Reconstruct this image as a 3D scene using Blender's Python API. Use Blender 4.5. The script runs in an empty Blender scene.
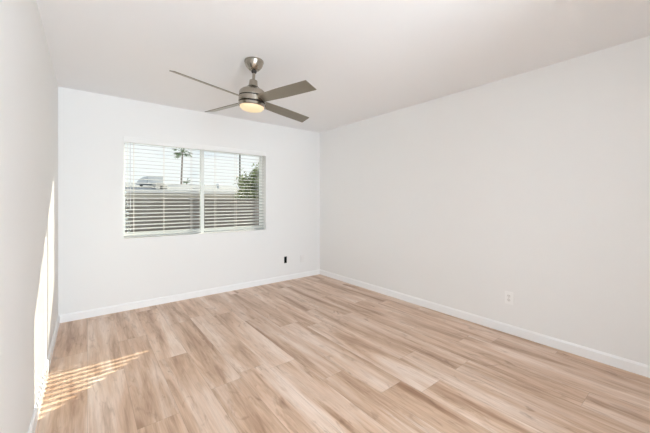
import bpy, bmesh, math, random
from mathutils import Vector, Matrix

random.seed(7)
S = bpy.context.scene
COL = S.collection
PI = math.pi


def lin(r, g, b):
    def f(c):
        c /= 255.0
        return c / 12.92 if c <= 0.04045 else ((c + 0.055) / 1.055) ** 2.4
    return (f(r), f(g), f(b), 1.0)


# ------------------------------------------------------------------ camera
CAMX, CAMZ, YAW = 0.237, 1.258, math.radians(38.28)
cam_data = bpy.data.cameras.new('camera')
cam_data.sensor_width = 36.0
cam_data.lens = 301.0 / 650.0 * 36.0
cam_data.shift_y = -15.3 / 650.0
cam_data.clip_start = 0.02
cam_data.clip_end = 500
cam = bpy.data.objects.new('camera', cam_data)
cam.location = (CAMX, 0.0, CAMZ)
cam.rotation_euler = (PI / 2, 0, -YAW)
COL.objects.link(cam)
S.camera = cam

# ------------------------------------------------------------------ room sizes
RW, RD, RH = 3.39, 4.14, 2.44          # width, back wall distance, ceiling height
YN = -2.30                             # wall behind the camera
XP, YP = 1.55, -0.55                   # corner of the added light-blocking mass behind the camera
WT = 0.20                              # outer wall thickness
WX0, WX1, WZ0, WZ1 = 0.56, 2.36, 0.828, 2.002   # window opening

# ------------------------------------------------------------------ world, sun, lights, exposure
world = bpy.data.worlds.new('sky')
S.world = world
world.use_nodes = True
wn, wl = world.node_tree.nodes, world.node_tree.links
wn.clear()
w_out = wn.new('ShaderNodeOutputWorld')
w_bg = wn.new('ShaderNodeBackground')
w_tc = wn.new('ShaderNodeTexCoord')
w_map = wn.new('ShaderNodeMapping')
w_map.inputs['Scale'].default_value = (2.2, 2.2, 6.0)
w_noise = wn.new('ShaderNodeTexNoise')
w_noise.inputs['Scale'].default_value = 1.6
w_noise.inputs['Detail'].default_value = 5
w_ramp = wn.new('ShaderNodeValToRGB')
w_ramp.color_ramp.elements[0].position = 0.28
w_ramp.color_ramp.elements[0].color = (0.70, 0.80, 0.92, 1)
w_ramp.color_ramp.elements[1].position = 0.50
w_ramp.color_ramp.elements[1].color = (0.97, 0.985, 1.0, 1)
wl.new(w_tc.outputs['Generated'], w_map.inputs['Vector'])
wl.new(w_map.outputs['Vector'], w_noise.inputs['Vector'])
wl.new(w_noise.outputs['Fac'], w_ramp.inputs['Fac'])
wl.new(w_ramp.outputs['Color'], w_bg.inputs['Color'])
wl.new(w_bg.outputs['Background'], w_out.inputs['Surface'])
w_bg.inputs['Strength'].default_value = 1.1

sun_data = bpy.data.lights.new('sun', 'SUN')
sun_data.energy = 11.5
sun_data.angle = math.radians(0.2)
sun_data.color = (1.0, 0.90, 0.72)
sun = bpy.data.objects.new('sun', sun_data)
sun_dir = Vector((-1.19, -1.0, -0.705))
sun.rotation_euler = sun_dir.to_track_quat('-Z', 'Y').to_euler()
sun.location = (14, 16, 9)
COL.objects.link(sun)

# added area lamp, unseen behind the camera, fills the room with light
fill_data = bpy.data.lights.new('fill_light', 'AREA')
fill_data.shape = 'RECTANGLE'
fill_data.size, fill_data.size_y = 1.05, 1.9
fill_data.energy = 144
fill_data.color = (0.80, 0.915, 1.0)
fill = bpy.data.objects.new('fill_light', fill_data)
fill.location = (0.68, YN - 0.02, 1.08)
fill.rotation_euler = (PI / 2, 0, 0)
COL.objects.link(fill)
fill.rotation_euler = Vector((0.05, 1, 0.33)).to_track_quat('-Z', 'Z').to_euler()

S.view_settings.view_transform = 'Standard'
S.view_settings.look = 'None'
S.view_settings.exposure = 0.0
S.view_settings.gamma = 1.0
S.view_settings.use_curve_mapping = False
S.cycles.use_denoising = True
S.cycles.max_bounces = 14
S.cycles.diffuse_bounces = 10
S.cycles.transparent_max_bounces = 24
S.cycles.sample_clamp_indirect = 6.0


# ------------------------------------------------------------------ materials
def mat(name, col, rough=0.6, metal=0.0, bump=0.0, bump_scale=60.0, var=0.0, spec=0.5, emit=None, emit_s=0.0, stretch=(1, 1, 1)):
    m = bpy.data.materials.new(name)
    m.use_nodes = True
    n, l = m.node_tree.nodes, m.node_tree.links
    b = n['Principled BSDF']
    b.inputs['Base Color'].default_value = col
    b.inputs['Roughness'].default_value = rough
    b.inputs['Metallic'].default_value = metal
    b.inputs['Specular IOR Level'].default_value = spec
    if emit:
        b.inputs['Emission Color'].default_value = emit
        b.inputs['Emission Strength'].default_value = emit_s
    if bump or var:
        tc = n.new('ShaderNodeTexCoord')
        mp = n.new('ShaderNodeMapping')
        mp.inputs['Scale'].default_value = stretch
        l.new(tc.outputs['Object'], mp.inputs['Vector'])
        nz = n.new('ShaderNodeTexNoise')
        nz.inputs['Scale'].default_value = bump_scale
        nz.inputs['Detail'].default_value = 3
        l.new(mp.outputs['Vector'], nz.inputs['Vector'])
        if bump:
            bp = n.new('ShaderNodeBump')
            bp.inputs['Strength'].default_value = bump
            bp.inputs['Distance'].default_value = 0.004
            l.new(nz.outputs['Fac'], bp.inputs['Height'])
            l.new(bp.outputs['Normal'], b.inputs['Normal'])
        if var:
            rp = n.new('ShaderNodeValToRGB')
            rp.color_ramp.elements[0].position = 0.3
            rp.color_ramp.elements[1].position = 0.7
            rp.color_ramp.elements[0].color = tuple(c * (1 - var) for c in col[:3]) + (1,)
            rp.color_ramp.elements[1].color = tuple(min(1, c * (1 + var)) for c in col[:3]) + (1,)
            l.new(nz.outputs['Fac'], rp.inputs['Fac'])
            l.new(rp.outputs['Color'], b.inputs['Base Color'])
    return m


M_WALL = mat('wall_paint', (0.82, 0.82, 0.815, 1), 0.75, bump=0.12, bump_scale=90, spec=0.25)
M_WALLB = M_WALL
M_CEIL = mat('ceiling_paint', (0.84, 0.845, 0.86, 1), 0.85, bump=0.10, bump_scale=60, spec=0.2)
M_TRIM = mat('trim_paint', (0.88, 0.885, 0.89, 1), 0.4, bump=0.02, bump_scale=30)
M_VINYL = mat('white_vinyl', (0.82, 0.84, 0.83, 1), 0.4, bump=0.02, bump_scale=40)
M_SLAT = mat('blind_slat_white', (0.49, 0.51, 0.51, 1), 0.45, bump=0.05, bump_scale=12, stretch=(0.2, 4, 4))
M_VAL = mat('valance_white', (0.84, 0.84, 0.83, 1), 0.5, bump=0.03, bump_scale=12, stretch=(0.2, 4, 4))
M_CORD = mat('cord_white', (0.85, 0.83, 0.76, 1), 0.8, bump=0.1, bump_scale=400)
M_WAND = mat('wand_plastic', (0.74, 0.77, 0.78, 1), 0.25, bump=0.01)
M_PLATE = mat('plate_white', (0.87, 0.87, 0.865, 1), 0.35, bump=0.01)
M_RECEP = mat('receptacle_white', (0.80, 0.79, 0.78, 1), 0.35, bump=0.01)
M_SLOT = mat('socket_slot_dark', (0.20, 0.19, 0.18, 1), 0.5, bump=0.01)
M_BLACK = mat('black_plastic', (0.004, 0.004, 0.004, 1), 0.8, bump=0.02, spec=0.1)
M_NICK = mat('brushed_nickel', (0.41, 0.37, 0.315, 1), 0.24, metal=1.0, bump=0.05, bump_scale=40, stretch=(1, 1, 12))
M_NICKD = mat('dark_gap_metal', (0.035, 0.03, 0.027, 1), 0.4, metal=0.5, bump=0.02)
M_BLADE = mat('silver_blade', (0.255, 0.23, 0.185, 1), 0.32, metal=0.6, bump=0.03, bump_scale=30, stretch=(1, 12, 1))
M_LAMP = mat('frosted_lamp_glass', (0.50, 0.44, 0.34, 1), 0.35, emit=(1.0, 0.70, 0.36, 1), emit_s=0.62)


def glass_mat():
    m = bpy.data.materials.new('window_glass')
    m.use_nodes = True
    n, l = m.node_tree.nodes, m.node_tree.links
    n.clear()
    o = n.new('ShaderNodeOutputMaterial')
    t = n.new('ShaderNodeBsdfTransparent')
    t.inputs['Color'].default_value = (0.95, 0.97, 0.96, 1)
    g = n.new('ShaderNodeBsdfGlossy')
    g.inputs['Roughness'].default_value = 0.02
    x = n.new('ShaderNodeMixShader')
    x.inputs['Fac'].default_value = 0.008
    l.new(t.outputs[0], x.inputs[1])
    l.new(g.outputs[0], x.inputs[2])
    l.new(x.outputs[0], o.inputs['Surface'])
    return m


M_GLASS = glass_mat()


def floor_mat():
    m = bpy.data.materials.new('oak_vinyl_planks')
    m.use_nodes = True
    n, l = m.node_tree.nodes, m.node_tree.links
    b = n['Principled BSDF']

    def math_n(op, a, c=None, d=None):
        k = n.new('ShaderNodeMath')
        k.operation = op
        for i, v in enumerate((a, c, d)):
            if v is None:
                continue
            if isinstance(v, (int, float)):
                k.inputs[i].default_value = v
            else:
                l.new(v, k.inputs[i])
        return k.outputs[0]

    def comb(x, y, z):
        k = n.new('ShaderNodeCombineXYZ')
        for i, v in enumerate((x, y, z)):
            if isinstance(v, (int, float)):
                k.inputs[i].default_value = v
            else:
                l.new(v, k.inputs[i])
        return k.outputs[0]

    def white(v):
        k = n.new('ShaderNodeTexWhiteNoise')
        k.noise_dimensions = '3D'
        l.new(v, k.inputs['Vector'])
        return k.outputs['Value']

    def noise(v, sc, det, rough=0.55, dist=0.0):
        k = n.new('ShaderNodeTexNoise')
        k.inputs['Scale'].default_value = sc
        k.inputs['Detail'].default_value = det
        k.inputs['Roughness'].default_value = rough
        k.inputs['Distortion'].default_value = dist
        l.new(v, k.inputs['Vector'])
        return k.outputs['Fac']

    def ramp(f, stops):
        k = n.new('ShaderNodeValToRGB')
        e = k.color_ramp.elements
        while len(e) < len(stops):
            e.new(0.5)
        for i, (p, c) in enumerate(stops):
            e[i].position = p
            e[i].color = c
        l.new(f, k.inputs['Fac'])
        return k.outputs['Color']

    def mix(fac, a, c, mode='MIX'):
        k = n.new('ShaderNodeMix')
        k.data_type = 'RGBA'
        k.blend_type = mode
        k.clamp_factor = True
        for s_, v in ((0, fac), (6, a), (7, c)):
            if isinstance(v, (int, float)):
                k.inputs[s_].default_value = v
            elif isinstance(v, tuple):
                k.inputs[s_].default_value = v
            else:
                l.new(v, k.inputs[s_])
        return k.outputs[2]

    tc = n.new('ShaderNodeTexCoord')
    sp = n.new('ShaderNodeSeparateXYZ')
    l.new(tc.outputs['Object'], sp.inputs[0])
    X, Y = sp.outputs[0], sp.outputs[1]
    PW, PL = 0.216, 1.32
    u = math_n('DIVIDE', math_n('ADD', X, 0.195), PW)
    row = math_n('FLOOR', u)
    off = white(comb(row, 3.7, 1.1))
    v = math_n('ADD', math_n('DIVIDE', Y, PL), off)
    cell = math_n('FLOOR', v)
    r1 = white(comb(row, cell, 5.3))
    r2 = white(comb(row, cell, 9.9))
    fu = math_n('FRACT', u)
    fv = math_n('FRACT', v)
    # distance to the plank edges in metres
    eu = math_n('MULTIPLY', math_n('MINIMUM', fu, math_n('SUBTRACT', 1.0, fu)), PW)
    ev = math_n('MULTIPLY', math_n('MINIMUM', fv, math_n('SUBTRACT', 1.0, fv)), PL)
    edge = math_n('MINIMUM', eu, ev)
    seam = math_n('LESS_THAN', edge, 0.0012)
    # grain coordinates differ from plank to plank
    gx = math_n('ADD', math_n('MULTIPLY', X, 1.0), math_n('MULTIPLY', r1, 37.0))
    gy = math_n('ADD', Y, math_n('MULTIPLY', r2, 23.0))
    broad = noise(comb(math_n('MULTIPLY', gx, 8.5), math_n('MULTIPLY', gy, 0.75), r1), 1.0, 4, 0.6, 0.5)
    cath = noise(comb(math_n('MULTIPLY', gx, 26.0), math_n('MULTIPLY', gy, 3.0), r2), 1.0, 5, 0.62, 1.1)
    fine = noise(comb(math_n('MULTIPLY', gx, 160.0), math_n('MULTIPLY', gy, 5.0), r2), 1.0, 3, 0.6)
    knots = noise(comb(math_n('MULTIPLY', gx, 11.0), math_n('MULTIPLY', gy, 3.4), math_n('MULTIPLY', r1, 9.0)), 1.0, 3, 0.6, 1.4)
    base = ramp(broad, [(0.30, FLOOR_D), (0.47, FLOOR_M), (0.66, FLOOR_L)])
    tone = ramp(r1, [(0.0, (0.92, 0.91, 0.90, 1)), (0.5, (0.98, 0.98, 0.98, 1)), (1.0, (1.04, 1.05, 1.06, 1))])
    c = mix(1.0, base, tone, 'MULTIPLY')
    g2 = ramp(cath, [(0.30, (0.72, 0.67, 0.62, 1)), (0.46, (0.98, 0.98, 0.98, 1)), (0.70, (1.05, 1.06, 1.07, 1))])
    c = mix(0.85, c, g2, 'MULTIPLY')
    g3 = ramp(fine, [(0.35, (0.82, 0.80, 0.78, 1)), (0.60, (1.05, 1.05, 1.05, 1))])
    c = mix(0.5, c, g3, 'MULTIPLY')
    g4 = ramp(knots, [(0.26, (0.58, 0.51, 0.45, 1)), (0.40, (1, 1, 1, 1))])
    c = mix(0.8, c, g4, 'MULTIPLY')
    c = mix(math_n('MULTIPLY', seam, 0.32), c, (0.13, 0.085, 0.06, 1))
    l.new(c, b.inputs['Base Color'])
    b.inputs['Roughness'].default_value = 0.36
    b.inputs['Specular IOR Level'].default_value = 0.6
    bp = n.new('ShaderNodeBump')
    bp.inputs['Strength'].default_value = 0.12
    bp.inputs['Distance'].default_value = 0.002
    hgt = math_n('SUBTRACT', fine, math_n('MULTIPLY', seam, 1.5))
    l.new(hgt, bp.inputs['Height'])
    l.new(bp.outputs['Normal'], b.inputs['Normal'])
    return m


FLOOR_D = lin(163, 125, 97)
FLOOR_M = lin(210, 178, 152)
FLOOR_L = lin(232, 211, 195)
M_FLOOR = floor_mat()


# ------------------------------------------------------------------ mesh helpers
def tag(o, label=None, cat=None, group=None, kind=None):
    if label:
        o['label'] = label
    if cat:
        o['category'] = cat
    if group:
        o['group'] = group
    if kind:
        o['kind'] = kind
    return o


def empty(name, loc, rot=(0, 0, 0)):
    o = bpy.data.objects.new(name, None)
    o.empty_display_size = 0.1
    o.location = loc
    o.rotation_euler = rot
    COL.objects.link(o)
    return o


def link(name, bm, m, parent=None, loc=(0, 0, 0), rot=(0, 0, 0), smooth=False, bevel=0.0, segs=2):
    bmesh.ops.recalc_face_normals(bm, faces=bm.faces)
    me = bpy.data.meshes.new(name)
    bm.to_mesh(me)
    bm.free()
    me.materials.append(m)
    if smooth:
        for p in me.polygons:
            p.use_smooth = True
    o = bpy.data.objects.new(name, me)
    o.location = loc
    o.rotation_euler = rot
    COL.objects.link(o)
    if parent:
        o.parent = parent
    if bevel:
        bv = o.modifiers.new('bevel', 'BEVEL')
        bv.width = bevel
        bv.segments = segs
        bv.limit_method = 'ANGLE'
    if smooth:
        es = o.modifiers.new('edges', 'EDGE_SPLIT')
        es.split_angle = math.radians(38)
    return o


def box(bm, x0, x1, y0, y1, z0, z1, mx=None):
    vs = [bm.verts.new((x, y, z)) for z in (z0, z1) for y in (y0, y1) for x in (x0, x1)]
    if mx is not None:
        for v in vs:
            v.co = mx @ v.co
    for f in ((0, 1, 3, 2), (4, 6, 7, 5), (0, 4, 5, 1), (2, 3, 7, 6), (0, 2, 6, 4), (1, 5, 7, 3)):
        bm.faces.new([vs[i] for i in f])
    return vs


def lathe(bm, prof, seg=40, cx=0.0, cy=0.0, cap0=True, cap1=True):
    rings = []
    for r, z in prof:
        rings.append([bm.verts.new((cx + r * math.cos(2 * PI * i / seg), cy + r * math.sin(2 * PI * i / seg), z)) for i in range(seg)])
    for a, b in zip(rings, rings[1:]):
        for i in range(seg):
            bm.faces.new((a[i], a[(i + 1) % seg], b[(i + 1) % seg], b[i]))
    if cap0:
        bm.faces.new(rings[0])
    if cap1:
        bm.faces.new(rings[-1])


def tube(bm, pts, rad, seg=8):
    pts = [Vector(p) for p in pts]
    rads = rad if isinstance(rad, (list, tuple)) else [rad] * len(pts)
    rings = []
    for i, p in enumerate(pts):
        d = (pts[min(i + 1, len(pts) - 1)] - pts[max(i - 1, 0)]).normalized()
        up = Vector((0, 0, 1)) if abs(d.z) < 0.95 else Vector((1, 0, 0))
        a = d.cross(up).normalized()
        b = d.cross(a)
        rings.append([bm.verts.new(p + (a * math.cos(2 * PI * k / seg) + b * math.sin(2 * PI * k / seg)) * rads[i]) for k in range(seg)])
    for a, b in zip(rings, rings[1:]):
        for k in range(seg):
            bm.faces.new((a[k], a[(k + 1) % seg], b[(k + 1) % seg], b[k]))
    bm.faces.new(rings[0])
    bm.faces.new(rings[-1])


def prism(bm, poly, axis, a0, a1):
    """extrude a 2-D polygon along axis 'x' or 'y' (poly gives the other two coordinates)"""
    def P(p, a):
        return (a, p[0], p[1]) if axis == 'x' else (p[0], a, p[1])
    v0 = [bm.verts.new(P(p, a0)) for p in poly]
    v1 = [bm.verts.new(P(p, a1)) for p in poly]
    bm.faces.new(v0)
    bm.faces.new(v1)
    k = len(poly)
    for i in range(k):
        bm.faces.new((v0[i], v0[(i + 1) % k], v1[(i + 1) % k], v1[i]))


def structure(name, bm, m, **kw):
    return tag(link(name, bm, m, **kw), kind='structure')


# ------------------------------------------------------------------ room shell
bm = bmesh.new(); box(bm, -0.15, RW + 0.15, YN - 0.15, RD + WT, -0.12, 0.0)
structure('floor', bm, M_FLOOR)
bm = bmesh.new(); box(bm, -0.15, RW + 0.15, YN - 0.15, RD + WT, RH, RH + 0.12)
structure('ceiling', bm, M_CEIL)
bm = bmesh.new(); box(bm, -0.15, 0.0, YN - 0.15, RD + WT, 0, RH)
structure('wall_left', bm, M_WALL)
bm = bmesh.new(); box(bm, RW, RW + 0.15, YN - 0.15, RD + WT, 0, RH)
structure('wall_right', bm, M_WALL)


def holed_wall(x0, x1, z0, z1, hx0, hx1, hz0, hz1, y0, y1):
    """one wall slab with a rectangular opening, without inner seams"""
    bm = bmesh.new()
    out = [(x0, z0), (x1, z0), (x1, z1), (x0, z1)]
    inn = [(hx0, hz0), (hx1, hz0), (hx1, hz1), (hx0, hz1)]
    R = {}
    for key, pts in (('o', out), ('i', inn)):
        for y in (y0, y1):
            R[key, y] = [bm.verts.new((x, y, z)) for x, z in pts]
    for i in range(4):
        j = (i + 1) % 4
        for y in (y0, y1):
            bm.faces.new((R['o', y][i], R['o', y][j], R['i', y][j], R['i', y][i]))
        for k in ('o', 'i'):
            bm.faces.new((R[k, y0][i], R[k, y0][j], R[k, y1][j], R[k, y1][i]))
    return bm


structure('wall_back', holed_wall(0, RW, 0, RH, WX0, WX1, WZ0, WZ1, RD, RD + WT), M_WALLB)
# unseen wall behind the camera, opening added for the fill lamp
structure('wall_front', holed_wall(0, RW, 0, RH, 0.14, 1.22, 0.06, 2.08, YN - 0.15, YN), M_WALL)

# added unseen block, shades the near right wall from the fill lamp
bm = bmesh.new(); box(bm, XP, RW, YN, YP, 0, RH)
structure('wall_light_blocker', bm, M_WALL)

BH, BT = 0.083, 0.013


def base_prof(sign, at):
    # profile of the baseboard: (distance from the wall, height)
    return [(at, 0.0), (at + sign * BT, 0.0), (at + sign * BT, BH - 0.014), (at + sign * BT * 0.55, BH - 0.004), (at + sign * BT * 0.35, BH), (at, BH)]


bm = bmesh.new(); prism(bm, base_prof(-1, RD), 'x', BT, RW - BT)
structure('baseboard_back', bm, M_TRIM)
bm = bmesh.new(); prism(bm, base_prof(1, 0.0), 'y', YN, RD)
structure('baseboard_left', bm, M_TRIM)
bm = bmesh.new(); prism(bm, base_prof(-1, RW), 'y', YP, RD)
structure('baseboard_right', bm, M_TRIM)

# ------------------------------------------------------------------ window
WY0 = RD + 0.135     # room side of the vinyl frame
WY1 = RD + 0.195
FW = 0.018
win = tag(empty('window_1', ((WX0 + WX1) / 2, WY0, WZ0)), kind='structure')
cxw = (WX0 + WX1) / 2


def wbox(bm, x0, x1, y0, y1, z0, z1):
    box(bm, x0 - cxw, x1 - cxw, y0 - WY0, y1 - WY0, z0 - WZ0, z1 - WZ0)


bm = bmesh.new()
wbox(bm, WX0, WX0 + FW, WY0, WY1, WZ0, WZ1)
wbox(bm, WX1 - FW, WX1, WY0, WY1, WZ0, WZ1)
wbox(bm, WX0 + FW, WX1 - FW, WY0, WY1, WZ0, WZ0 + FW)
wbox(bm, WX0 + FW, WX1 - FW, WY0, WY1, WZ1 - FW, WZ1)
link('window_frame', bm, M_VINYL, win)
XM = 1.475            # meeting stile


def sash(x0, x1, y0, y1, w, wl, wr):
    z0, z1 = WZ0 + FW, WZ1 - FW
    bm = bmesh.new()
    wbox(bm, x0, x0 + wl, y0, y1, z0, z1)
    wbox(bm, x1 - wr, x1, y0, y1, z0, z1)
    wbox(bm, x0 + wl, x1 - wr, y0, y1, z0, z0 + w)
    wbox(bm, x0 + wl, x1 - wr, y0, y1, z1 - w, z1)
    s = link('sash', bm, M_VINYL, win)
    ym = (y0 + y1) / 2
    bm = bmesh.new()
    wbox(bm, x0 + wl, x1 - wr, ym - 0.002, ym + 0.002, z0 + w, z1 - w)
    link('glass_pane', bm, M_GLASS, s)


sash(WX0 + FW, XM + 0.022, WY0 + 0.005, WY0 + 0.027, 0.026, 0.010, 0.044)
sash(XM - 0.022, WX1 - FW, WY0 + 0.031, WY0 + 0.053, 0.026, 0.044, 0.006)

# ------------------------------------------------------------------ blinds
BY = RD + 0.055       # centre line of the slats
PITCH = 0.0452
SLAT_W = 0.050


def make_blind(x0, x1, label, cords, wand, v0, v1):
    t = tag(empty('window_blind', ((x0 + x1) / 2, BY, WZ0)), label, 'blind', 'white slatted blinds in the window')
    hw = (x1 - x0) / 2
    H = WZ1 - WZ0
    bm = bmesh.new(); box(bm, -hw + 0.004, hw - 0.004, -0.024, 0.026, H - 0.045, H - 0.002)
    link('headrail', bm, M_SLAT, t)
    bm = bmesh.new(); prism(bm, [(-0.062, H - 0.062), (-0.052, H - 0.062), (-0.052, H + 0.002), (-0.060, H + 0.002), (-0.063, H - 0.004), (-0.064, H - 0.030)], 'x', v0 - (x0 + x1) / 2, v1 - (x0 + x1) / 2)
    link('valance', bm, M_VAL, t)
    zb = 0.008
    bm = bmesh.new(); box(bm, -hw + 0.004, hw - 0.004, -0.026, 0.026, zb, zb + 0.020)
    link('bottom_rail', bm, M_SLAT, t, bevel=0.004)
    # the slats, slightly crowned, inner edge tipped down
    tilt = math.radians(11.0)
    n = int((H - 0.055 - (zb + 0.03)) / PITCH) + 1
    bm = bmesh.new()
    for i in range(n):
        zc = zb + 0.020 + 0.032 + i * PITCH
        rows = []
        for k in range(5):
            a = (k / 4 - 0.5) * SLAT_W
            crown = 0.0016 * (1 - (2 * k / 4 - 1) ** 2)
            y = a * math.cos(tilt)
            z = zc + a * math.sin(tilt) + crown
            rows.append((y, z))
        poly = rows + [(y, z - 0.0028) for y, z in reversed(rows)]
        prism(bm, poly, 'x', -hw + 0.005, hw - 0.005)
    link('slats', bm, M_SLAT, t)
    for cx in cords:
        bm = bmesh.new()
        for dy in (-0.0275, 0.0275):
            tube(bm, [(cx, dy, zb + 0.018), (cx, dy, H - 0.05)], 0.0019, 5)
        for i in range(n):
            zc = zb + 0.020 + 0.032 + i * PITCH - 0.004
            tube(bm, [(cx, -0.0275, zc - 0.004), (cx, 0.0275, zc + 0.004)], 0.0007, 4)
        link('ladder_cord', bm, M_CORD, t)
    if wand is not None:
        bm = bmesh.new()
        tube(bm, [(wand, -0.052, H - 0.055), (wand, -0.052, H - 0.80)], 0.0042, 6)
        tube(bm, [(wand, -0.052, H - 0.80), (wand, -0.052, H - 0.83)], [0.0042, 0.006], 6)
        tube(bm, [(wand, -0.034, H - 0.058), (wand, -0.052, H - 0.058)], 0.002, 5)
        link('tilt_wand', bm, M_WAND, t)
        bm = bmesh.new()
        for q in (-0.022, -0.030):
            tube(bm, [(wand + q, -0.046, H - 0.05), (wand + q, -0.046, H - 0.77)], 0.0013, 5)
        pc = link('pull_cord', bm, M_CORD, t)
        bm = bmesh.new(); lathe(bm, [(0.003, H - 0.76), (0.006, H - 0.785), (0.0075, H - 0.81)], 10, wand - 0.026, -0.046)
        link('tassel', bm, M_SLAT, pc, smooth=True)
    return t


XG0, XG1 = 1.430, 1.474
bl, br = WX0 + 0.006, WX1 - 0.008
cl = (bl + XG0) / 2
cr = (XG1 + br) / 2
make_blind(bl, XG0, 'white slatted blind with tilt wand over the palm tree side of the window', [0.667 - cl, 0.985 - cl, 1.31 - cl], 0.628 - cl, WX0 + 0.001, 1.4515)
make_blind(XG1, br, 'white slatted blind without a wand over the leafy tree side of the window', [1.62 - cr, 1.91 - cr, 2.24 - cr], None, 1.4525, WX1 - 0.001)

# ------------------------------------------------------------------ ceiling fan
FANX, FANY = 1.340, 2.364
fan = tag(empty('ceiling_fan', (FANX, FANY, RH)), 'four bladed brushed nickel ceiling fan with a lit warm lamp, hanging from the ceiling', 'ceiling fan')
bm = bmesh.new(); lathe(bm, [(0.079, 0.0), (0.080, -0.004), (0.080, -0.014), (0.077, -0.020), (0.073, -0.034), (0.064, -0.052), (0.050, -0.068), (0.041, -0.078), (0.028, -0.083)], 44)
link('canopy', bm, M_NICK, fan, smooth=True)
bm = bmesh.new(); lathe(bm, [(0.020, -0.082), (0.023, -0.088), (0.020, -0.100), (0.013, -0.106)], 24)
link('hanger_ball', bm, M_NICKD, fan, smooth=True)

# everything under the ball hangs a little out of plumb
tx = 0.060
nrm = Vector((tx * math.cos(YAW), -tx * math.sin(YAW), 1)).normalized()
TILT = Vector((0, 0, 1)).rotation_difference(nrm).to_matrix().to_4x4()
PIV = Matrix.Translation((0, 0, -0.09))
HANG = PIV @ TILT @ PIV.inverted()


def fan_part(name, bm, m, **kw):
    bmesh.ops.transform(bm, matrix=HANG, verts=bm.verts)
    return link(name, bm, m, fan, **kw)


bm = bmesh.new(); lathe(bm, [(0.0125, -0.098), (0.0125, -0.185)], 20)
fan_part('downrod', bm, M_NICK, smooth=True)
bm = bmesh.new(); lathe(bm, [(0.020, -0.158), (0.033, -0.166), (0.037, -0.200), (0.041, -0.215), (0.056, -0.226)], 32)
fan_part('yoke_cover', bm, M_NICK, smooth=True)
bm = bmesh.new(); lathe(bm, [(0.040, -0.222), (0.062, -0.232), (0.090, -0.247), (0.107, -0.262), (0.112, -0.276), (0.112, -0.303)], 56)
housing = fan_part('motor_housing', bm, M_NICK, smooth=True)
bm = bmesh.new(); lathe(bm, [(0.103, -0.300), (0.103, -0.312)], 56)
fan_part('dark_band', bm, M_NICKD, smooth=True)
bm = bmesh.new(); lathe(bm, [(0.108, -0.309), (0.112, -0.311), (0.112, -0.350), (0.108, -0.352)], 56)
fan_part('rotor_ring', bm, M_NICK, smooth=True)
bm = bmesh.new(); lathe(bm, [(0.099, -0.350), (0.099, -0.366)], 56)
fan_part('lower_dark_band', bm, M_NICKD, smooth=True)
bm = bmesh.new(); lathe(bm, [(0.100, -0.362), (0.112, -0.364), (0.113, -0.384), (0.106, -0.388), (0.096, -0.386)], 56)
fan_part('lamp_ring', bm, M_NICK, smooth=True)
bm = bmesh.new(); lathe(bm, [(0.100, -0.384), (0.098, -0.396), (0.088, -0.408), (0.065, -0.417), (0.035, -0.421), (0.008, -0.422)], 48)
fan_part('lamp_shade', bm, M_LAMP, smooth=True)

BLZ, BR, BW, BP = -0.333, 0.664, 0.110, -0.30
BA0 = 0.891 - YAW


def blade_mesh():
    bm = bmesh.new()
    L0, L1 = 0.092, BR
    N = 12
    top, bot = [], []
    for i in range(N + 1):
        q = i / N
        x = L0 + (L1 - L0) * q
        w = 0.5 * (0.090 + (BW - 0.090) * min(1, q * 2.2))
        xt = (0.006 if i == N else 0.0)
        top.append([bm.verts.new((x + s_ * xt, s_ * w, 0.003)) for s_ in (-1, -0.4, 0.4, 1)])
        bot.append([bm.verts.new((x + s_ * xt, s_ * w, -0.003)) for s_ in (-1, -0.4, 0.4, 1)])
    for i in range(N):
        for k in range(3):
            bm.faces.new((top[i][k], top[i][k + 1], top[i + 1][k + 1], top[i + 1][k]))
            bm.faces.new((bot[i][k], bot[i][k + 1], bot[i + 1][k + 1], bot[i + 1][k]))
        for k in (0, 3):
            bm.faces.new((top[i][k], top[i + 1][k], bot[i + 1][k], bot[i][k]))
    for i in (0, N):
        for k in range(3):
            bm.faces.new((top[i][k], top[i][k + 1], bot[i][k + 1], bot[i][k]))
    return bm


for k in range(4):
    bm = blade_mesh()
    mx = Matrix.Translation((0, 0, BLZ)) @ Matrix.Rotation(BA0 + k * PI / 2, 4, 'Z') @ Matrix.Rotation(BP, 4, 'X')
    bmesh.ops.transform(bm, matrix=mx, verts=bm.verts)
    fan_part('blade', bm, M_BLADE)


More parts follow.
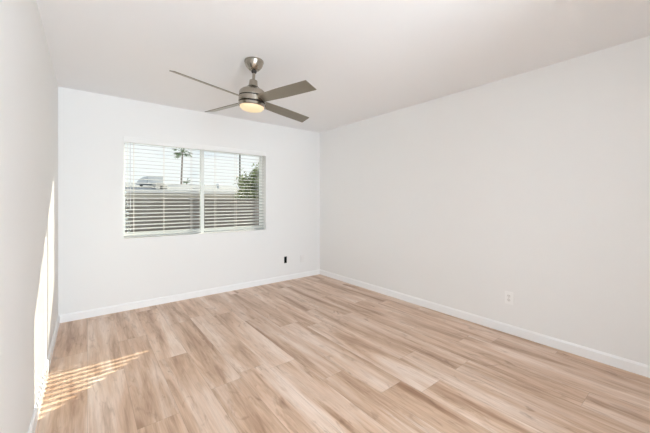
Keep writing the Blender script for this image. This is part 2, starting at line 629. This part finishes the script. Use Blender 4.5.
# ------------------------------------------------------------------ sockets
def outlet(name, loc, rotz, label, cat, kind):
    """built facing -Y (local), wall plane at local y = 0"""
    t = tag(empty(name, loc, (0, 0, rotz)), label, cat)
    if kind == 'duplex':
        bm = bmesh.new(); box(bm, -0.037, 0.037, -0.006, 0.0, -0.060, 0.060)
        link('cover_plate', bm, M_PLATE, t, bevel=0.003)
        for zc in (-0.0195, 0.0195):
            bm = bmesh.new()
            poly = [(0.0165 * math.cos(a), zc + max(-0.0135, min(0.0135, 0.0165 * math.sin(a)))) for a in [2 * PI * i / 24 for i in range(24)]]
            prism(bm, poly, 'y', -0.0085, -0.005)
            r = link('receptacle', bm, M_RECEP, t)
            bm = bmesh.new()
            box(bm, -0.0078, -0.0052, -0.0089, -0.0080, zc - 0.001, zc + 0.008)
            box(bm, 0.0052, 0.0078, -0.0089, -0.0080, zc - 0.001, zc + 0.007)
            tube(bm, [(0, -0.0089, zc - 0.007), (0, -0.0080, zc - 0.007)], 0.0027, 10)
            link('contact_slots', bm, M_SLOT, r)
        bm = bmesh.new(); tube(bm, [(0, -0.0075, 0), (0, -0.005, 0)], 0.003, 12)
        link('screw', bm, M_NICK, t)
    elif kind == 'black':
        bm = bmesh.new(); box(bm, -0.0235, 0.0235, -0.004, 0.0, -0.052, 0.052)
        link('mounting_strap', bm, M_BLACK, t, bevel=0.002)
        bm = bmesh.new(); box(bm, -0.017, 0.017, -0.010, -0.003, -0.034, 0.034)
        link('socket_body', bm, M_BLACK, t, bevel=0.002)
        for zc in (-0.042, 0.042):
            bm = bmesh.new(); tube(bm, [(0, -0.006, zc), (0, -0.003, zc)], 0.003, 10)
            link('screw', bm, M_BLACK, t)
    else:
        bm = bmesh.new(); box(bm, -0.037, 0.037, -0.006, 0.0, -0.060, 0.060)
        link('cover_plate', bm, M_RECEP, t, bevel=0.003)
        bm = bmesh.new(); box(bm, -0.0165, 0.0165, -0.0085, -0.005, -0.0335, 0.0335)
        link('insert', bm, M_RECEP, t, bevel=0.001)
        for zc in (-0.049, 0.049):
            bm = bmesh.new(); tube(bm, [(0, -0.0075, zc), (0, -0.005, zc)], 0.003, 10)
            link('screw', bm, M_RECEP, t)
    return t


outlet('wall_socket', (2.704, RD, 0.328), 0, 'small black wall socket without a cover plate, low under the window wall', 'socket', 'black')
outlet('wall_plate', (3.022, RD, 0.312), 0, 'plain white wall plate between the black socket and the room corner', 'wall plate', 'plain')
outlet('wall_outlet', (RW, 1.164, 0.337), -PI / 2, 'white duplex wall outlet low on the long bare wall', 'outlet', 'duplex')

# ------------------------------------------------------------------ outside
M_GROUND = mat('gravel', (0.36, 0.31, 0.26, 1), 0.95, bump=0.4, bump_scale=30, var=0.25)
M_STUCCO = mat('house_stucco', (0.70, 0.69, 0.66, 1), 0.9, bump=0.2, bump_scale=30, var=0.06)
M_ROOF = mat('white_roof_coating', (0.29, 0.31, 0.34, 1), 0.8, bump=0.1, bump_scale=8, var=0.05)
M_FASCIA = mat('fascia_paint', (0.72, 0.75, 0.78, 1), 0.7, bump=0.03)
M_ACBOX = mat('air_unit_metal', (0.62, 0.66, 0.71, 1), 0.5, metal=0.1, bump=0.03)
M_ACGR = mat('air_unit_grille', (0.10, 0.11, 0.12, 1), 0.6, bump=0.03)
M_TRUNK = mat('palm_bark', (0.25, 0.22, 0.20, 1), 0.9, bump=0.5, bump_scale=20, var=0.3)
M_FROND = mat('palm_frond_green', (0.14, 0.22, 0.12, 1), 0.6, bump=0.1, var=0.35, bump_scale=3)
M_LEAF = mat('leaf_green', (0.31, 0.37, 0.20, 1), 0.65, bump=0.1, var=0.35, bump_scale=3)
M_POLE = mat('pole_wood', (0.10, 0.10, 0.085, 1), 0.85, bump=0.3, bump_scale=15, var=0.2)


def block_mat():
    m = bpy.data.materials.new('painted_block')
    m.use_nodes = True
    n, l = m.node_tree.nodes, m.node_tree.links
    b = n['Principled BSDF']
    b.inputs['Roughness'].default_value = 0.9
    tc = n.new('ShaderNodeTexCoord')
    mp = n.new('ShaderNodeMapping')
    mp.inputs['Rotation'].default_value = (PI / 2, 0, 0)
    br = n.new('ShaderNodeTexBrick')
    br.inputs['Scale'].default_value = 1.0
    br.inputs['Brick Width'].default_value = 0.4
    br.inputs['Row Height'].default_value = 0.2
    br.inputs['Mortar Size'].default_value = 0.010
    br.inputs['Color1'].default_value = (0.215, 0.198, 0.182, 1)
    br.inputs['Color2'].default_value = (0.235, 0.218, 0.20, 1)
    br.inputs['Mortar'].default_value = (0.195, 0.18, 0.165, 1)
    l.new(tc.outputs['Object'], mp.inputs['Vector'])
    l.new(mp.outputs['Vector'], br.inputs['Vector'])
    l.new(br.outputs['Color'], b.inputs['Base Color'])
    bp = n.new('ShaderNodeBump')
    bp.inputs['Strength'].default_value = 0.4
    bp.inputs['Distance'].default_value = 0.01
    bp.invert = True
    l.new(br.outputs['Fac'], bp.inputs['Height'])
    l.new(bp.outputs['Normal'], b.inputs['Normal'])
    return m


M_BLOCK = block_mat()
GZ = -0.15
bm = bmesh.new(); box(bm, -60, 80, RD + WT, 110, GZ - 0.2, GZ)
structure('ground', bm, M_GROUND)


def at(u, v, Y):
    """a point of the photograph at world depth Y (only used to lay the yard out)"""
    a = (u - 325.0) / 301.0
    c, s = math.cos(YAW), math.sin(YAW)
    dx, dy = a * c + s, -a * s + c
    z = Y / dy
    return CAMX + dx * z, CAMZ + (201.2 - v) / 301.0 * z


# boundary wall of concrete block with a cap course
bw_ = tag(empty('block_wall', (6, 12.0, GZ)), 'long tan concrete block wall across the yard outside the window', 'garden wall')
bm = bmesh.new(); box(bm, -16, 20, 0, 0.2, 0, 1.42)
link('blockwork', bm, M_BLOCK, bw_)
bm = bmesh.new(); box(bm, -16, 20, -0.015, 0.215, 1.42, 1.48)
link('cap_course', bm, M_BLOCK, bw_)

# neighbour's low white house
xr, _ = at(243, 187, 24.0)
house = tag(empty('house', (0, 22.0, GZ)), 'low white house with a shallow pale roof beyond the block wall', 'house')
bm = bmesh.new(); box(bm, -14, xr - 0.5, 0.6, 9.5, 0, 2.02)
link('house_wall', bm, M_STUCCO, house)
bm = bmesh.new(); prism(bm, [(0.0, 2.03), (5.0, 2.68), (10.0, 2.03), (10.0, 2.13), (5.0, 2.80), (0.0, 2.13)], 'x', -14.5, xr)
link('roof', bm, M_ROOF, house)
bm = bmesh.new(); box(bm, -14.5, xr, -0.03, 0.0, 1.93, 2.15)
link('fascia', bm, M_FASCIA, house)

# roof-top air conditioner
ax, _ = at(150.5, 180, 24.0)
RZ = 2.13 + GZ + 0.134 * 2.0
ac = tag(empty('air_conditioner', (ax, 24.0, RZ)), 'boxy grey air conditioner standing on the pale roof of the house', 'air conditioner')
bm = bmesh.new()
for sx in (-0.55, 0.55):
    for sy in (-0.35, 0.35):
        box(bm, sx - 0.04, sx + 0.04, sy - 0.04, sy + 0.04, -0.06, 0.14)
box(bm, -0.62, 0.62, -0.42, 0.42, 0.12, 0.16)
link('stand', bm, M_ACGR, ac)
bm = bmesh.new(); box(bm, -0.25, 0.72, -0.45, 0.45, 0.16, 0.74)
cab = link('cabinet', bm, M_ACBOX, ac, bevel=0.03)
bm = bmesh.new()
for i in range(7):
    box(bm, -0.18, 0.65, -0.462, -0.448, 0.23 + i * 0.065, 0.255 + i * 0.065)
link('louvres', bm, M_FASCIA, cab)
bm = bmesh.new(); prism(bm, [(-0.86, 0.14), (-0.25, 0.14), (-0.25, 0.70), (-0.42, 0.68), (-0.62, 0.56), (-0.78, 0.36)], 'y', -0.32, 0.32)
link('duct_hood', bm, M_ACBOX, ac)

bm = bmesh.new()
box(bm, 0.05, 0.62, -1.55, -0.40, 0.02, 0.22)
box(bm, 0.05, 0.30, -1.75, -1.50, -0.24, 0.22)
box(bm, 0.52, 0.86, -1.20, -0.30, -0.14, 0.10)
link('supply_duct', bm, M_STUCCO, ac, bevel=0.02)

# vent pipe on the roof
vx, _ = at(218, 185, 24.5)
vent = tag(empty('roof_vent', (vx, 24.5, 2.13 + GZ + 0.134 * 2.5)), 'small capped vent pipe on the roof beside the palm trunk', 'roof vent')
bm = bmesh.new(); lathe(bm, [(0.09, -0.08), (0.09, 0.22)], 14)
link('pipe', bm, M_ACBOX, vent, smooth=True)
bm = bmesh.new(); lathe(bm, [(0.22, 0.20), (0.22, 0.24), (0.05, 0.36)], 14)
link('rain_cap', bm, M_ACBOX, vent)


# palms
def leaflet(bm, p, d, length, width, droop):
    d = d.normalized()
    side = d.cross(Vector((0, 0, 1)))
    if side.length < 0.05:
        side = Vector((1, 0, 0))
    side.normalize()
    prev = None
    for i in range(4):
        q = i / 3
        c = p + d * length * q + Vector((0, 0, -droop * q * q))
        w = width * (0.35 + 1.3 * q * (1 - q) * 2) * (1 if i < 3 else 0.1)
        cur = (bm.verts.new(c - side * w), bm.verts.new(c + side * w))
        if prev:
            bm.faces.new((prev[0], prev[1], cur[1], cur[0]))
        prev = cur


def palm(name, u0, v0, u1, v1, Y, crown, nf, label, trunk_r, fan_r):
    x0, _ = at(u0, v0, Y)
    x1, z1 = at(u1, v1, Y)
    t = tag(empty(name, (x0, Y, GZ)), label, 'palm tree')
    h = z1 - GZ
    dx = x1 - x0
    bm = bmesh.new()
    pts = [(dx * (q ** 1.4), 0, h * q) for q in [i / 10 for i in range(11)]]
    tube(bm, pts, [trunk_r * (1.25 - 0.4 * i / 10) for i in range(11)], 10)
    link('trunk', bm, M_TRUNK, t, smooth=True)
    top = Vector((dx, 0, h))
    rnd = random.Random(nf)
    bm = bmesh.new()
    for k in range(nf):
        az = 2 * PI * k / nf * 1.0 + rnd.uniform(-0.2, 0.2) + (k % 3) * 0.7
        el = rnd.choice((-0.45, -0.1, 0.3, 0.75, 1.15))
        d = Vector((math.cos(az) * math.cos(el), math.sin(az) * math.cos(el), math.sin(el)))
        L = crown * rnd.uniform(0.62, 0.85)
        tip = top + d * L
        tube(bm, [top, tip], [0.03, 0.018], 5)
        # fan-shaped leaf of radiating leaflets
        side = d.cross(Vector((0, 0, 1))).normalized()
        upv = side.cross(d)
        for j in range(11):
            a = (j / 10 - 0.5) * 2.9
            leaflet(bm, tip, d * math.cos(a) + side * math.sin(a) + upv * rnd.uniform(-0.1, 0.2), fan_r * rnd.uniform(0.8, 1.1), 0.045 * fan_r / 0.4, fan_r * 0.35)
    link('crown', bm, M_FROND, t)
    return t


palm('palm_tree', 180.6, 184, 182.6, 151.5, 34.0, 0.95, 19, 'tall slim palm rising behind the white house', 0.085, 0.50)
palm('palm_tree', 186.5, 186, 186.8, 181.0, 37.0, 0.40, 9, 'small palm top showing over the roof beside the tall palm', 0.07, 0.25)


# leafy tree beyond the block wall
def leafy_tree(u, v, Y, rx, rz, zc, n, label):
    x, _ = at(u, v, Y)
    t = tag(empty('leafy_tree', (x, Y, GZ)), label, 'tree')
    bm = bmesh.new()
    tube(bm, [(0, 0, 0), (0.05, 0.02, zc * 0.5), (0.0, 0, zc)], [0.12, 0.10, 0.06], 10)
    for k in range(6):
        a = k * 1.05
        tube(bm, [(0.03, 0, zc * 0.55), (math.cos(a) * rx * 0.4, math.sin(a) * rx * 0.4, zc + 0.1), (math.cos(a) * rx * 0.7, math.sin(a) * rx * 0.7, zc + rz * 0.45)], [0.05, 0.03, 0.012], 6)
    link('trunk', bm, M_TRUNK, t, smooth=True)
    rnd = random.Random(11)
    bm = bmesh.new()
    clumps = []
    for _ in range(46):
        d = Vector((rnd.gauss(0, 1), rnd.gauss(0, 1), rnd.gauss(0, 1))).normalized() * rnd.uniform(0.35, 0.95)
        clumps.append(Vector((d.x * rx, d.y * rx, zc + d.z * rz)))
    for _ in range(n):
        c = rnd.choice(clumps)
        d = Vector((rnd.gauss(0, 1), rnd.gauss(0, 1), rnd.gauss(0, 1))) * 0.16
        p = c + d
        q = Vector((rnd.gauss(0, 1), rnd.gauss(0, 1), rnd.gauss(0.3, 1))).normalized()
        leaflet(bm, p, q, rnd.uniform(0.14, 0.24), rnd.uniform(0.035, 0.055), 0.03)
    link('crown', bm, M_LEAF, t)


leafy_tree(258, 185, 14.5, 1.15, 1.15, 2.0, 6500, 'bushy green tree standing behind the tan block wall')

# utility pole
px, _ = at(239.8, 170, 33.0)
pole = tag(empty('utility_pole', (px, 33.0, GZ)), 'thin dark utility pole rising behind the house roof', 'utility pole')
bm = bmesh.new(); tube(bm, [(0, 0, 0), (0.02, 0, 8.6)], [0.10, 0.075], 10)
link('pole_shaft', bm, M_POLE, pole, smooth=True)
bm = bmesh.new(); box(bm, -0.9, 0.9, -0.11, -0.03, 7.9, 8.02)
link('crossarm', bm, M_POLE, pole)
for ix in (-0.75, 0.0, 0.75):
    bm = bmesh.new(); lathe(bm, [(0.03, 8.02), (0.05, 8.06), (0.03, 8.10), (0.045, 8.14), (0.02, 8.18)], 10, ix, -0.07)
    link('insulator', bm, M_ACBOX, pole, smooth=True)
